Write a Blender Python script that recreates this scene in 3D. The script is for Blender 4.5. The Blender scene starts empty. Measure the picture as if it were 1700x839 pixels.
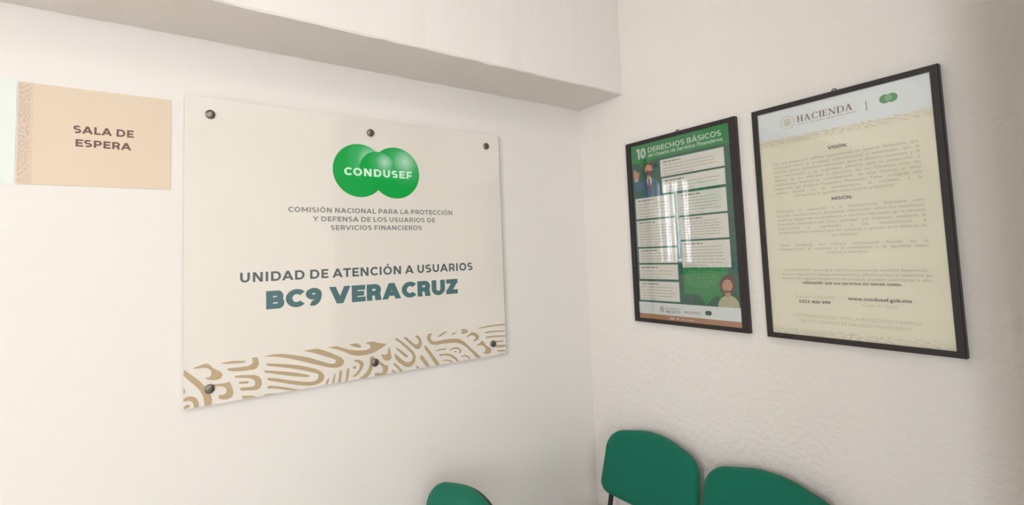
import bpy, bmesh, math, random
from mathutils import Vector, Matrix
random.seed(7)
SC = bpy.context.scene
COL = SC.collection
R = math.radians

# ------------------------------------------------------------------ camera, light, exposure
def cam_axes(a, b, c):
    f = Vector((math.sin(a) * math.cos(b), math.cos(a) * math.cos(b), math.sin(b)))
    r = Vector((math.cos(a), -math.sin(a), 0)); u = r.cross(f)
    return r * math.cos(c) + u * math.sin(c), u * math.cos(c) - r * math.sin(c), f
cam = bpy.data.objects.new('camera', bpy.data.cameras.new('camera')); COL.objects.link(cam)
ax_r, ax_u, ax_f = cam_axes(R(34.09796), R(3.82227), R(-2.07111))
cam.matrix_world = Matrix(((ax_r.x, ax_u.x, -ax_f.x, -1.6584), (ax_r.y, ax_u.y, -ax_f.y, -1.6587),
                           (ax_r.z, ax_u.z, -ax_f.z, 1.5243), (0, 0, 0, 1)))
cam.data.sensor_fit = 'HORIZONTAL'; cam.data.sensor_width = 36
cam.data.lens = 804.954 / 1700 * 36
cam.data.shift_x = (850 - 815.826) / 1700
cam.data.shift_y = (371.020 - 419.5) / 1700
cam.data.clip_start = .02
SC.camera = cam
SC.view_settings.view_transform = 'Standard'; SC.view_settings.look = 'None'
SC.view_settings.gamma = 1; SC.view_settings.use_curve_mapping = False
SC.view_settings.exposure = -.23
SC.cycles.use_denoising = True
SC.cycles.max_bounces = 10; SC.cycles.diffuse_bounces = 6; SC.cycles.glossy_bounces = 6; SC.cycles.transparent_max_bounces = 10
SC.cycles.caustics_reflective = True; SC.cycles.sample_clamp_indirect = 0

W = bpy.data.worlds.new('world'); SC.world = W; W.use_nodes = True
W.node_tree.nodes['Background'].inputs[0].default_value = (.8, .9, 1, 1)
W.node_tree.nodes['Background'].inputs[1].default_value = 3.0

def area(name, loc, target, sx, sy, power, col):
    l = bpy.data.lights.new(name, 'AREA'); l.shape = 'RECTANGLE'; l.size = sx; l.size_y = sy; l.energy = power; l.color = col
    o = bpy.data.objects.new(name, l); COL.objects.link(o); o.location = loc
    o.rotation_euler = (Vector(target) - Vector(loc)).to_track_quat('-Z', 'Y').to_euler()
    return o
WIN_X, WY0, WY1, WZ0, WZ1 = -4.5, -3.05, -2.2, 1.30, 2.55     # curtained window across the room
YB, VX0, VX1, VZ0, VZ1 = -4.2, -3.7, -1.8, 1.25, 2.55           # made-up high window behind, added to brighten the left wall
area('daylight', (WIN_X - .25, (WY0 + WY1) / 2, (WZ0 + WZ1) / 2), (0, (WY0 + WY1) / 2, (WZ0 + WZ1) / 2), 1.3, 1.6, 430, (.86,.94,1))
area('fill_behind', ((VX0 + VX1) / 2 - .1, YB - .3, (VZ0 + VZ1) / 2 + .1), ((VX0 + VX1) / 2, 0, (VZ0 + VZ1) / 2 - .3), 2.2, 1.5, 74, (.86,.94,1))
FILL_PANELS = [((-1.3, -1.9), 8), ((-2.3, -3.5), 8)]           # unseen ceiling panels added as warm fill: centre, power

# ------------------------------------------------------------------ helpers
def mat(name, col, rough=.6, metal=0, spec=.5, **kw):
    m = bpy.data.materials.new(name); m.use_nodes = True
    b = m.node_tree.nodes['Principled BSDF']
    b.inputs['Base Color'].default_value = (*col, 1); b.inputs['Roughness'].default_value = rough
    b.inputs['Metallic'].default_value = metal; b.inputs['Specular IOR Level'].default_value = spec
    for k, v in kw.items(): b.inputs[k].default_value = v
    return m
def srgb(r, g, b):
    f = lambda c: (c / 255 / 12.92) if c <= 10 else ((c / 255 + .055) / 1.055) ** 2.4
    return (f(r), f(g), f(b))
def bump(m, scale, dist, strength=1, detail=3, mix=None):
    nt = m.node_tree; b = nt.nodes['Principled BSDF']
    tc = nt.nodes.new('ShaderNodeTexCoord'); n = nt.nodes.new('ShaderNodeTexNoise'); bp = nt.nodes.new('ShaderNodeBump')
    n.inputs['Scale'].default_value = scale; n.inputs['Detail'].default_value = detail
    bp.inputs['Distance'].default_value = dist; bp.inputs['Strength'].default_value = strength
    nt.links.new(tc.outputs['Object'], n.inputs['Vector']); nt.links.new(n.outputs['Fac'], bp.inputs['Height'])
    nt.links.new(bp.outputs[0], b.inputs['Normal'])
    if mix:
        mx = nt.nodes.new('ShaderNodeMix'); mx.data_type = 'RGBA'
        mx.inputs[6].default_value = (*mix[0], 1); mx.inputs[7].default_value = (*mix[1], 1)
        nt.links.new(n.outputs['Fac'], mx.inputs[0]); nt.links.new(mx.outputs[2], b.inputs['Base Color'])
    return m
def obj(name, bm, m, parent=None, loc=None, smooth=False):
    me = bpy.data.meshes.new(name)
    if isinstance(bm, bmesh.types.BMesh): bm.to_mesh(me); bm.free()
    else: me.from_pydata(*bm)
    for x in (m if isinstance(m, (list, tuple)) else [m]): me.materials.append(x)
    if smooth: me.polygons.foreach_set('use_smooth', [True] * len(me.polygons))
    me.update()
    o = bpy.data.objects.new(name, me); COL.objects.link(o)
    if parent: o.parent = parent
    if loc: o.location = loc
    return o
def thing(name, label, cat, loc=(0, 0, 0), group=None):
    o = bpy.data.objects.new(name, None); COL.objects.link(o); o.location = loc; o.empty_display_size = .1
    return tag(o, label, cat, group)
def tag(o, label, cat, group=None):
    o['label'] = label; o['category'] = cat
    if group: o['group'] = group
    return o
def struct(o): o['kind'] = 'structure'; return o
def box(bm, x0, x1, y0, y1, z0, z1, bev=0):
    v = [bm.verts.new((x, y, z)) for x in (x0, x1) for y in (y0, y1) for z in (z0, z1)]
    fs = [bm.faces.new([v[i] for i in q]) for q in ((0, 1, 3, 2), (4, 6, 7, 5), (0, 4, 5, 1), (2, 3, 7, 6), (0, 2, 6, 4), (1, 5, 7, 3))]
    if bev: bmesh.ops.bevel(bm, geom=list({e for f in fs for e in f.edges}), offset=bev, segments=2, affect='EDGES')
    return fs
def boxes(*l, bev=0):
    bm = bmesh.new()
    for b in l: box(bm, *b, bev=bev)
    bmesh.ops.recalc_face_normals(bm, faces=bm.faces)
    return bm
def tube(bm, pts, r, n=12, cap=True):
    pts = [Vector(p) for p in pts]; rings = []; up = None
    for i, p in enumerate(pts):
        t = ((pts[min(i + 1, len(pts) - 1)] - pts[max(i - 1, 0)])).normalized()
        if up is None: up = t.orthogonal().normalized()
        up = (up - t * up.dot(t)).normalized(); s = t.cross(up)
        rings.append([bm.verts.new(p + (up * math.cos(2 * math.pi * k / n) + s * math.sin(2 * math.pi * k / n)) * r) for k in range(n)])
    for a, b in zip(rings, rings[1:]):
        for k in range(n): bm.faces.new((a[k], a[(k + 1) % n], b[(k + 1) % n], b[k]))
    if cap: bm.faces.new(rings[0][::-1]); bm.faces.new(rings[-1])
    return bm
def fillet(pts, r, n=6):
    out = [Vector(pts[0])]
    for a, b, c in zip(pts, pts[1:], pts[2:]):
        a, b, c = Vector(a), Vector(b), Vector(c)
        p = b + (a - b).normalized() * r; q = b + (c - b).normalized() * r
        for k in range(n + 1):
            t = k / n; out.append(p * (1 - t) ** 2 + b * 2 * t * (1 - t) + q * t * t)
    return out + [Vector(pts[-1])]

# ---- flat prints: polygons in (u, v); 'L' lies on the wall at y = d facing -y, 'R' on the wall at x = d facing -x (u = -y)
def flat(name, polys, m, side, d, parent, loc=None, stagger=1):
    vs, fs = [], []; ox, oy, oz = (loc or (0, 0, 0))
    sid = -1; prev = None
    for p in polys:
        if not (prev and len(p) == 4 and len(prev) == 4 and abs(p[0][0] - prev[1][0]) + abs(p[0][1] - prev[1][1]) < 1e-7): sid += 1
        prev = p; dd = d - (sid % 8) * 1.2e-5 * stagger          # strokes of one letter overlap: keep them a hair apart
        a = sum(p[i][0] * p[(i + 1) % len(p)][1] - p[(i + 1) % len(p)][0] * p[i][1] for i in range(len(p)))
        if a < 0: p = p[::-1]
        k = len(vs)
        vs += [((u - ox, dd - oy, v - oz) if side == 'L' else (dd - ox, -u - oy, v - oz)) for u, v in p]
        fs.append(list(range(k, k + len(p))))
    return obj(name, (vs, [], fs), m, parent, loc)
def R4(u0, u1, v0, v1): return [(u0, v0), (u1, v0), (u1, v1), (u0, v1)]
def ell(cx, cy, rx, ry, n=48): return [(cx + rx * math.cos(2 * math.pi * k / n), cy + ry * math.sin(2 * math.pi * k / n)) for k in range(n)]

# ---- geometric capitals drawn from strokes (cap height 1, stem w)
def arc(cx, cy, rx, ry, w, h, a0, a1, n=22):
    P = []
    for k in range(n):
        q = []
        for t, inn in ((k / n, 0), ((k + 1) / n, 0), ((k + 1) / n, 1), (k / n, 1)):
            a = R(a0 + (a1 - a0) * t); q.append((cx + (rx - w * inn) * math.cos(a), cy + (ry - h * inn) * math.sin(a)))
        P.append(q)
    return P
def diag(x0, y0, x1, y1, t): return [[(x0, y0), (x0 + t, y0), (x1 + t, y1), (x1, y1)]]
def glyph(ch, w):
    h = w * .88; r = R4
    acc = {'Ó': 'O', 'Á': 'A', 'É': 'E', 'Í': 'I'}
    if ch in acc:
        P, W, a, b = glyph(acc[ch], w); c = W / 2
        return P + [[(c - w * .55, 1.08), (c + w * .25, 1.08), (c + w * .95, 1.30), (c - w * .1, 1.30)]], W, a, b
    def bowl(y0, y1, xe, rx):
        xc = xe - rx
        return [r(0, xc, y0, y0 + h), r(0, xc, y1 - h, y1)] + arc(xc, (y0 + y1) / 2, rx, (y1 - y0) / 2, w, h, -90, 90)
    st = r(0, w, 0, 1)
    if ch == 'A':
        W = .96 + w * .7; t = w * 1.10; c = W / 2
        return diag(0, 0, c - t / 2, 1, t) + diag(W - t, 0, c - t / 2, 1, t) + [r(W * .2, W * .8, .2, .2 + h * .95)], W, 0, 0
    if ch == 'V':
        W = .93 + w * .8; t = w * 1.10; c = W / 2
        return diag(c - t / 2, 0, 0, 1, t) + diag(c - t / 2, 0, W - t, 1, t), W, 0, 0
    if ch == 'B':
        W = .72 + w * .5
        return [st] + bowl(0, .5 + h / 2, W, .28) + bowl(.5 - h / 2, 1, W * .95, .27), W, .1, .05
    if ch in 'CO':
        W = .98 + w * .35
        if ch == 'O': return arc(W / 2, .5, W / 2, .51, w, h, 0, 360, 44), W, .055, .055
        P = arc(W / 2, .5, W / 2, .51, w, h, 42, 318, 34); x = max(p[0] for q in P for p in q)
        return P, x, .055, .03
    if ch == 'D':
        W = .86 + w * .4; return [st] + bowl(0, 1, W, .47), W, .1, .055
    if ch in 'EF':
        W = .62 + w * .5
        P = [st, r(0, W, 1 - h, 1), r(0, W * .92, .5 - h * .5, .5 + h * .5) if ch == 'E' else r(0, W * .92, .42 - h * .5, .42 + h * .5)]
        if ch == 'E': P.append(r(0, W * 1.02, 0, h))
        return P, W, .1, .04
    if ch == 'H': W = .76 + w * .6; return [st, r(W - w, W, 0, 1), r(0, W, .5 - h / 2, .5 + h / 2)], W, .1, .1
    if ch == 'I': return [st], w, .1, .1
    if ch == 'L': W = .58 + w * .5; return [st, r(0, W, 0, h)], W, .1, .02
    if ch == 'M':
        W = .95 + w * .8; t = w * 1.05; c = W / 2
        return [st, r(W - w, W, 0, 1)] + diag(c - t / 2, .25, 0, 1, t) + diag(c - t / 2, .25, W - t, 1, t), W, .1, .1
    if ch == 'N': W = .78 + w * .6; t = w * 1.15; return [st, r(W - w, W, 0, 1)] + diag(W - t, 0, 0, 1, t), W, .1, .1
    if ch in 'PR':
        W = .70 + w * .5; lo = .30 if ch == 'P' else .30
        P = [st] + bowl(lo, 1, W, .35)
        if ch == 'R': P += diag(W - w * 1.05, 0, W - .36 - w * .25, lo + h, w * 1.12)
        return P, W + (.03 if ch == 'R' else 0), .1, .04
    if ch == 'S':
        W = .68 + w * .5; c = W / 2; ry = (1.02 + h) / 4
        return arc(c, 1.01 - ry, W / 2, ry, w, h, 38, 270) + arc(c, ry - .01, W / 2, ry, w, h, 90, -142), W, .04, .045
    if ch == 'T': W = .74 + w * .5; return [r(W / 2 - w / 2, W / 2 + w / 2, 0, 1), r(0, W, 1 - h, 1)], W, .02, .02
    if ch == 'U':
        W = .74 + w * .6; ry = .42
        return [r(0, w, ry, 1), r(W - w, W, ry, 1)] + arc(W / 2, ry, W / 2, ry + .01, w, h, 180, 360), W, .09, .09
    if ch == 'Y':
        W = .86 + w * .7; t = w * 1.15; c = W / 2
        return [r(c - w / 2, c + w / 2, 0, .42)] + diag(c - t / 2, .36, 0, 1, t) + diag(c - t / 2, .36, W - t, 1, t), W, 0, 0
    if ch == 'Z': W = .68 + w * .5; t = w * 1.3; return [r(0, W, 0, h), r(0, W, 1 - h, 1)] + diag(0, h * .6, W - t, 1 - h * .6, t), W, .05, .05
    if ch == '9':
        W = .66 + w * .55; ry = .335
        return arc(W / 2, 1.01 - ry, W / 2, ry, w, h, 0, 360, 36) + arc(W / 2 - .04, .60, W / 2 + .04, .61, w, h, 12, -112, 26), W, .04, .05
    if ch == '0': W = .72 + w * .5; return arc(W / 2, .5, W / 2, .51, w, h, 0, 360, 40), W, .05, .05
    if ch == '1': W = .30 + w * .7; return [r(W - w, W, 0, 1), r(0, W, 1 - h, 1)], W, .02, .08
    if ch == ':': return [r(0, w, 0, w), r(0, w, .5, .5 + w)], w, .08, .04
    return [], .34, 0, 0
def caps(text, u0, u1, v, cap, w, gap=1.0, ratio=None):
    """capitals from u0 to u1 on base line v; ratio keeps the natural width centred instead"""
    x = 0; P = []; prev = None
    for ch in text:
        G, Wd, a, b = glyph(ch, w)
        if prev is not None: x += (prev + a) * gap + .02
        P += [[(px + x, py) for px, py in q] for q in G]; x += Wd; prev = b
    k = (u1 - u0) / x
    return [[(u0 + px * k, v + py * cap) for px, py in q] for q in P]
def serif_caps(text, u0, u1, v, cap, w=.17, t=.06):
    """old-style capitals: thick stems, hair lines, small slab serifs"""
    r = R4; s = .07
    def stem(x, y1=1.0): return [r(x, x + w, 0, y1), r(x - s, x + w + s, 0, t), r(x - s, x + w + s, y1 - t, y1)]
    x = 0; P = []
    for ch in text:
        acc = ch == 'É'; ch = 'E' if acc else ch
        if ch == 'H': G = stem(s) + stem(.62) + [r(.1, .7, .48, .48 + t)]; Wd = .86
        elif ch == 'A':
            G = diag(.10, 0, .40, 1, t * 1.4) + diag(.68, 0, .34, 1, w * 1.05) + [r(.22, .72, .3, .3 + t), r(0, .28, 0, t), r(.58, .98, 0, t)]; Wd = .98
        elif ch == 'C': G = arc(.48, .5, .48, .52, w, t, 40, 318, 30) + [r(.80, .86, .68, .92)]; Wd = .88
        elif ch == 'O': G = arc(.48, .5, .48, .52, w, t, 0, 360, 40); Wd = .96
        elif ch == 'I': G = stem(s); Wd = w + 2 * s
        elif ch == 'E': G = stem(s) + [r(s, .66, 0, t), r(s, .62, 1 - t, 1), r(s, .52, .49, .49 + t), r(.61, .66, 0, .24), r(.57, .62, .78, 1), r(.48, .52, .4, .64)]; Wd = .68
        elif ch == 'N': G = [r(.12, .12 + t * 1.2, 0, 1), r(0, .28, 0, t), r(0, .2, 1 - t, 1), r(.78, .78 + t * 1.2, 0, 1), r(.66, .98, 1 - t, 1)] + diag(.72, 0, .04, 1, w * 1.05); Wd = .98
        elif ch == 'D': G = stem(s) + [r(s, .45, 0, t), r(s, .45, 1 - t, 1)] + arc(.45, .5, .47, .5, w, t, -90, 90, 24); Wd = .92
        elif ch == 'M': G = stem(.86) + [r(.1, .1 + t * 1.2, 0, 1), r(0, .28, 0, t), r(0, .24, 1 - t, 1)] + diag(.48, 0, .06, 1, w) + diag(.48, 0, .86, 1, t * 1.3); Wd = 1.1
        elif ch == 'X': G = diag(.62, 0, .04, 1, w) + diag(.08, 0, .66, 1, t * 1.3) + [r(0, .26, 0, t), r(.54, .86, 0, t), r(0, .28, 1 - t, 1), r(.56, .84, 1 - t, 1)]; Wd = .86
        else: G = []; Wd = .3
        if acc: G = G + [[(.28, 1.08), (.38, 1.08), (.52, 1.3), (.36, 1.3)]]
        P += [[(px + x, py) for px, py in q] for q in G]; x += Wd + .13
    k = (u1 - u0) / (x - .13)
    return [[(u0 + px * k, v + py * cap) for px, py in q] for q in P]
def textpolys(body, u0, u1, v, cap, bold=0, justify=False):
    """lower-case lines set in the application's own typeface, as polygons"""
    cu = bpy.data.curves.new('line', 'FONT'); cu.body = body; cu.size = 1; cu.offset = bold; cu.resolution_u = 2
    o = bpy.data.objects.new('line', cu); COL.objects.link(o)
    def build(): return bpy.data.meshes.new_from_object(o.evaluated_get(bpy.context.evaluated_depsgraph_get()))
    if justify:                                          # fill the line by word spaces, letters keep their width
        wd = []
        for sw in (1, 2):
            cu.space_word = sw; m_ = build(); xx = [p.co.x for p in m_.vertices]; wd.append(max(xx) - min(xx)); bpy.data.meshes.remove(m_)
        cu.space_word = max(.7, min(6, 1 + ((u1 - u0) / (cap / .727 * 1.16) - wd[0]) / (wd[1] - wd[0])))
    me = build()
    xs = [p.co.x for p in me.vertices]; x0, x1 = min(xs), max(xs)
    k = (u1 - u0) / (x1 - x0); ky = cap / .727
    out = [[(u0 + (me.vertices[i].co.x - x0) * k, v + me.vertices[i].co.y * ky) for i in f.vertices] for f in me.polygons]
    bpy.data.objects.remove(o); bpy.data.curves.remove(cu); bpy.data.meshes.remove(me)
    return out
def wordbars(u0, u1, v, h, last=1.0):
    """lines of print too fine to read: dashes of word length"""
    P = []; u = u0; e = u0 + (u1 - u0) * last
    while u < e - .004:
        l = min(random.uniform(.006, .026), e - u); P.append(R4(u, u + l, v, v + h)); u += l + .0035
    return P

# ------------------------------------------------------------------ materials
M = {}
M['wall'] = bump(mat('painted_plaster', srgb(231, 224, 219), .75, spec=.25), 34, .0022, .55, 6)
M['wall_r'] = bump(mat('rough_painted_plaster', srgb(231, 224, 219), .75, spec=.25), 48, .0050, .85, 5)
M['ceil'] = mat('ceiling_paint', srgb(236, 232, 224), .8)
M['floor'] = bump(mat('floor_tile', srgb(205, 200, 193), .35), 6, .0005, .3, 2, (srgb(200, 195, 188), srgb(212, 207, 200)))
M['blocker'] = mat('dark_blocker_paint', srgb(52, 44, 38), .6)
M['sign'] = mat('white_acrylic', srgb(228, 220, 211), .02, spec=.85)
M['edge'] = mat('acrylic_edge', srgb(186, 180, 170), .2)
M['tan'] = mat('tan_print', srgb(184, 160, 128), .35)
M['grey'] = mat('grey_print', srgb(132, 134, 132), .35)
M['slate'] = mat('slate_print', srgb(86, 100, 101), .35)
M['teal'] = mat('teal_print', srgb(78, 112, 114), .35)
M['mint'] = mat('pale_mint_print', srgb(205, 238, 216), .35)
M['steel'] = mat('brushed_steel', (.20, .175, .15), .36, 1, Anisotropic=.6)
nt = M['steel'].node_tree; tg = nt.nodes.new('ShaderNodeTangent'); tg.direction_type = 'RADIAL'; tg.axis = 'Y'
nt.links.new(tg.outputs[0], nt.nodes['Principled BSDF'].inputs['Tangent'])
M['cream'] = bump(mat('cream_vinyl', srgb(218, 198, 174), .55), 3, .0001, .1, 2, (srgb(222, 197, 172), srgb(216, 200, 177)))
M['faint'] = mat('faint_print', srgb(196, 174, 154), .55); M['band'] = mat('pinkish_band_print', srgb(214, 192, 172), .55)
M['maroon'] = mat('maroon_print', srgb(112, 66, 68), .5)
M['sheet'] = mat('pale_sheet', srgb(222, 226, 220), .5)
M['black'] = bump(mat('black_frame_lacquer', srgb(38, 31, 31), .42), 300, .0002, .3, 2)
M['white'] = mat('white_paper', srgb(243, 243, 243), .6)
M['ivory'] = bump(mat('ivory_paper', srgb(248, 239, 220), .6), 4, .0001, .1, 2, (srgb(250, 241, 224), srgb(245, 238, 216)))
M['ink'] = mat('black_ink', srgb(62, 60, 56), .6)
M['fade'] = mat('faded_ink', srgb(196, 188, 168), .6)
M['fade2'] = mat('pale_ink', srgb(214, 204, 182), .6)
M['wine'] = mat('wine_ink', srgb(128, 66, 72), .6)
M['boxp'] = mat('text_panel_print', srgb(248, 243, 235), .6)
M['boxt'] = mat('small_print', srgb(196, 189, 177), .6)
M['boxh'] = mat('small_heading_print', srgb(138, 132, 122), .6)
M['dgreen'] = mat('dark_green_print', srgb(34, 110, 90), .6)
M['hgreen'] = mat('header_green_print', srgb(36, 158, 82), .6)
M['bubt'] = mat('bubble_small_print', srgb(110, 190, 130), .6)
M['gwhite'] = mat('white_print', srgb(226, 240, 228), .6)
M['ochre'] = mat('ochre_print', srgb(200, 146, 108), .6)
M['skin'] = mat('skin_print', srgb(226, 168, 140), .6); M['skin2'] = mat('pale_skin_print', srgb(216, 172, 142), .6)
M['hair1'] = mat('chestnut_print', srgb(122, 62, 44), .6); M['hair2'] = mat('brown_hair_print', srgb(112, 70, 62), .6)
M['suit'] = mat('blue_suit_print', srgb(72, 120, 154), .6); M['tie'] = mat('crimson_print', srgb(176, 44, 78), .6)
M['shirt'] = mat('shirt_print', srgb(228, 226, 224), .6); M['blouse'] = mat('blouse_print', srgb(205, 203, 168), .6)
M['fabric'] = bump(mat('green_upholstery', srgb(8, 104, 78), .9, spec=.15), 420, .0012, .6, 2, (srgb(16, 92, 74), srgb(28, 116, 94)))
M['fabric'].node_tree.nodes['Principled BSDF'].inputs['Sheen Weight'].default_value = .25
M['fabric'].node_tree.nodes['Principled BSDF'].inputs['Sheen Tint'].default_value = (.35, .75, .5, 1)
M['plastic'] = mat('black_plastic', srgb(30, 28, 28), .5)
M['tubem'] = mat('black_steel_tube', srgb(26, 25, 26), .38)
M['wframe'] = mat('window_paint', srgb(225, 225, 222), .5); M['iron'] = mat('iron_bar', srgb(60, 60, 62), .5, .5)
M['cloth'] = mat('curtain_cloth', srgb(220, 214, 200), .9)

def logo_mat(name):
    m = mat(name, (0, 0, 0), .35); nt = m.node_tree; b = nt.nodes['Principled BSDF']
    tc = nt.nodes.new('ShaderNodeTexCoord'); mp = nt.nodes.new('ShaderNodeMapping'); g = nt.nodes.new('ShaderNodeTexGradient'); cr = nt.nodes.new('ShaderNodeValToRGB')
    g.gradient_type = 'SPHERICAL'; mp.vector_type = 'TEXTURE'
    mp.inputs['Location'].default_value = (.40, 0, .46); mp.inputs['Scale'].default_value = (1.25, 1.25, 1.25)
    e = cr.color_ramp.elements
    e[0].position = .22; e[0].color = (*srgb(0, 158, 66), 1); e[1].position = 1; e[1].color = (*srgb(176, 216, 190), 1)
    x = e.new(.60); x.color = (*srgb(62, 172, 100), 1)
    nt.links.new(tc.outputs['Object'], mp.inputs[0]); nt.links.new(mp.outputs[0], g.inputs[0]); nt.links.new(g.outputs['Fac'], cr.inputs[0]); nt.links.new(cr.outputs[0], b.inputs['Base Color'])
    return m
M['logo'] = logo_mat('green_ball_print')
def glass_mat():
    m = bpy.data.materials.new('picture_glass'); m.use_nodes = True; nt = m.node_tree; nt.nodes.clear()
    o = nt.nodes.new('ShaderNodeOutputMaterial'); mx = nt.nodes.new('ShaderNodeMixShader'); t = nt.nodes.new('ShaderNodeBsdfTransparent'); g = nt.nodes.new('ShaderNodeBsdfGlossy')
    f = nt.nodes.new('ShaderNodeFresnel'); f.inputs['IOR'].default_value = 1.5; ml = nt.nodes.new('ShaderNodeMath'); ml.operation = 'MULTIPLY'; ml.inputs[1].default_value = 2.7
    g.inputs['Roughness'].default_value = 0.0; t.inputs[0].default_value = (.97, .98, .97, 1)
    nt.links.new(f.outputs[0], ml.inputs[0]); nt.links.new(ml.outputs[0], mx.inputs[0]); nt.links.new(t.outputs[0], mx.inputs[1]); nt.links.new(g.outputs[0], mx.inputs[2]); nt.links.new(mx.outputs[0], o.inputs[0])
    return m
M['glass'] = glass_mat()

# ------------------------------------------------------------------ the room
CZ = 2.95; SOFF = 2.2085; BD = .2673
struct(obj('floor', boxes((WIN_X - .12, .12, YB - .12, .12, -.1, 0)), M['floor']))
struct(obj('ceiling', boxes((WIN_X - .12, .12, YB - .12, .12, CZ, CZ + .1)), M['ceil']))
struct(obj('wall_left', boxes((WIN_X - .12, .12, 0, .12, 0, CZ)), M['wall']))
struct(obj('wall_right', boxes((0, .12, YB, 0, 0, CZ)), M['wall_r']))
struct(obj('wall_back', boxes((WIN_X - .12, VX0, YB - .12, YB, 0, CZ), (VX1, .12, YB - .12, YB, 0, CZ),
                              (VX0, VX1, YB - .12, YB, 0, VZ0), (VX0, VX1, YB - .12, YB, VZ1, CZ)), M['wall']))
struct(obj('wall_far', boxes((WIN_X - .12, WIN_X, YB, WY0, 0, CZ), (WIN_X - .12, WIN_X, WY1, 0, 0, CZ),
                             (WIN_X - .12, WIN_X, WY0, WY1, 0, WZ0), (WIN_X - .12, WIN_X, WY0, WY1, WZ1, CZ)), M['wall']))
struct(obj('added_shade_wall', boxes((-.72, 0, -1.555 - .1, -1.555, 0, CZ)), M['blocker']))  # unseen dark wall, added to shade the right end of the right wall
# the concrete beam above the left wall: a long run with a slightly uneven lower arris
bm = bmesh.new(); N = 90
for i in range(N):
    pass
prof = []
for i in range(N + 1):
    x = WIN_X + (0 - WIN_X) * i / N
    j = random.uniform(-.0016, .0016); k = random.uniform(-.0022, .0022)
    prof.append([bm.verts.new(p) for p in ((x, 0, SOFF + j * .6), (x, -BD + .004 + k, SOFF + j), (x, -BD + k * .6, SOFF + .005), (x, -BD, CZ))])
for a, b in zip(prof, prof[1:]):
    for k in range(3): bm.faces.new((a[k], a[k + 1], b[k + 1], b[k]))
bmesh.ops.recalc_face_normals(bm, faces=bm.faces)
o = struct(obj('ceiling_beam', bm, M['wall']))
# the daylight window with its iron bars (seen in the glass of the green poster)
o = obj('window_1', boxes((WIN_X - .1, WIN_X - .04, WY0, WY0 + .04, WZ0, WZ1), (WIN_X - .1, WIN_X - .04, WY1 - .04, WY1, WZ0, WZ1),
                          (WIN_X - .1, WIN_X - .04, WY0, WY1, WZ0, WZ0 + .04), (WIN_X - .1, WIN_X - .04, WY0, WY1, WZ1 - .04, WZ1),
                          (WIN_X - .1, WIN_X - .05, (WY0 + WY1) / 2 - .02, (WY0 + WY1) / 2 + .02, WZ0, WZ1)), M['wframe']); struct(o)
for i in range(1, 14):
    y = WY0 + (WY1 - WY0) * i / 14
    obj('bar', tube(bmesh.new(), [(WIN_X - .02, y, WZ0), (WIN_X - .02, y, WZ1)], .006, 8), M['iron'], o)
def curtain(label, y0, y1, z0, z1):
    bm = bmesh.new(); n = 40; top = []; bot = []
    for k in range(n + 1):
        y = y0 + (y1 - y0) * k / n; x = WIN_X + .07 + .018 * math.sin(k * 1.3)
        c = (y0 + y1) / 2
        top.append(bm.verts.new((x, y, z1))); bot.append(bm.verts.new((x, c + (y - c) * 1.1, z0)))
    for k in range(n): bm.faces.new((top[k], top[k + 1], bot[k + 1], bot[k]))
    bmesh.ops.solidify(bm, geom=bm.faces[:], thickness=.002)
    return tag(obj('curtain', bm, M['cloth'], smooth=True), label, 'curtain', 'curtains of the far window')
for lab, ya, yb in (('broad pale curtain drawn to the side of the far window, away from the left wall', WY0 - .08, -2.98), ('narrow pale curtain fold beside the broad curtain away from the left wall', -2.86, -2.82),
                    ('narrow pale curtain fold at the middle of the far window', -2.70, -2.67), ('narrow pale curtain fold beside the broad curtain nearer the left wall', -2.52, -2.49),
                    ('broad pale curtain drawn to the side of the far window nearer the left wall', -2.40, WY1 + .08)):
    curtain(lab, ya, yb, 1.25, 2.62)
o = struct(obj('trim_1', tube(bmesh.new(), [(WIN_X + .07, WY0 - .15, 2.62), (WIN_X + .07, WY1 + .15, 2.62)], .012, 12), M['iron'], smooth=True))
o = struct(obj('added_window', boxes((VX0, VX0 + .04, YB - .1, YB - .05, VZ0, VZ1), (VX1 - .04, VX1, YB - .1, YB - .05, VZ0, VZ1), (VX0, VX1, YB - .1, YB - .05, VZ0, VZ0 + .04),
                                 (VX0, VX1, YB - .1, YB - .05, VZ1 - .04, VZ1), ((VX0 + VX1) / 2 - .02, (VX0 + VX1) / 2 + .02, YB - .1, YB - .05, VZ0, VZ1)), M['wframe']))  # frame of the added window
for q, (lx, pw) in enumerate(FILL_PANELS):
    t = thing('ceiling_fill_panel', ['square fill light panel added above the waiting area', 'square fill light panel added at the back of the room'][q], 'light', (lx[0], lx[1], CZ))
    obj('housing', boxes((-.32, .32, -.32, .32, -.05, 0), bev=.006), M['wframe'], t)
    e = mat('fill_panel_diffuser', (1, .93, .82), .5); b = e.node_tree.nodes['Principled BSDF']
    b.inputs['Emission Color'].default_value = (1, .9, .74, 1); b.inputs['Emission Strength'].default_value = 4
    obj('diffuser', boxes((-.29, .29, -.29, .29, -.058, -.05)), e, t)
    l = area('fill_panel_light', (lx[0], lx[1], CZ - .07), (lx[0], lx[1], 0), .56, .56, pw, (1,.96,.90))

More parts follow.
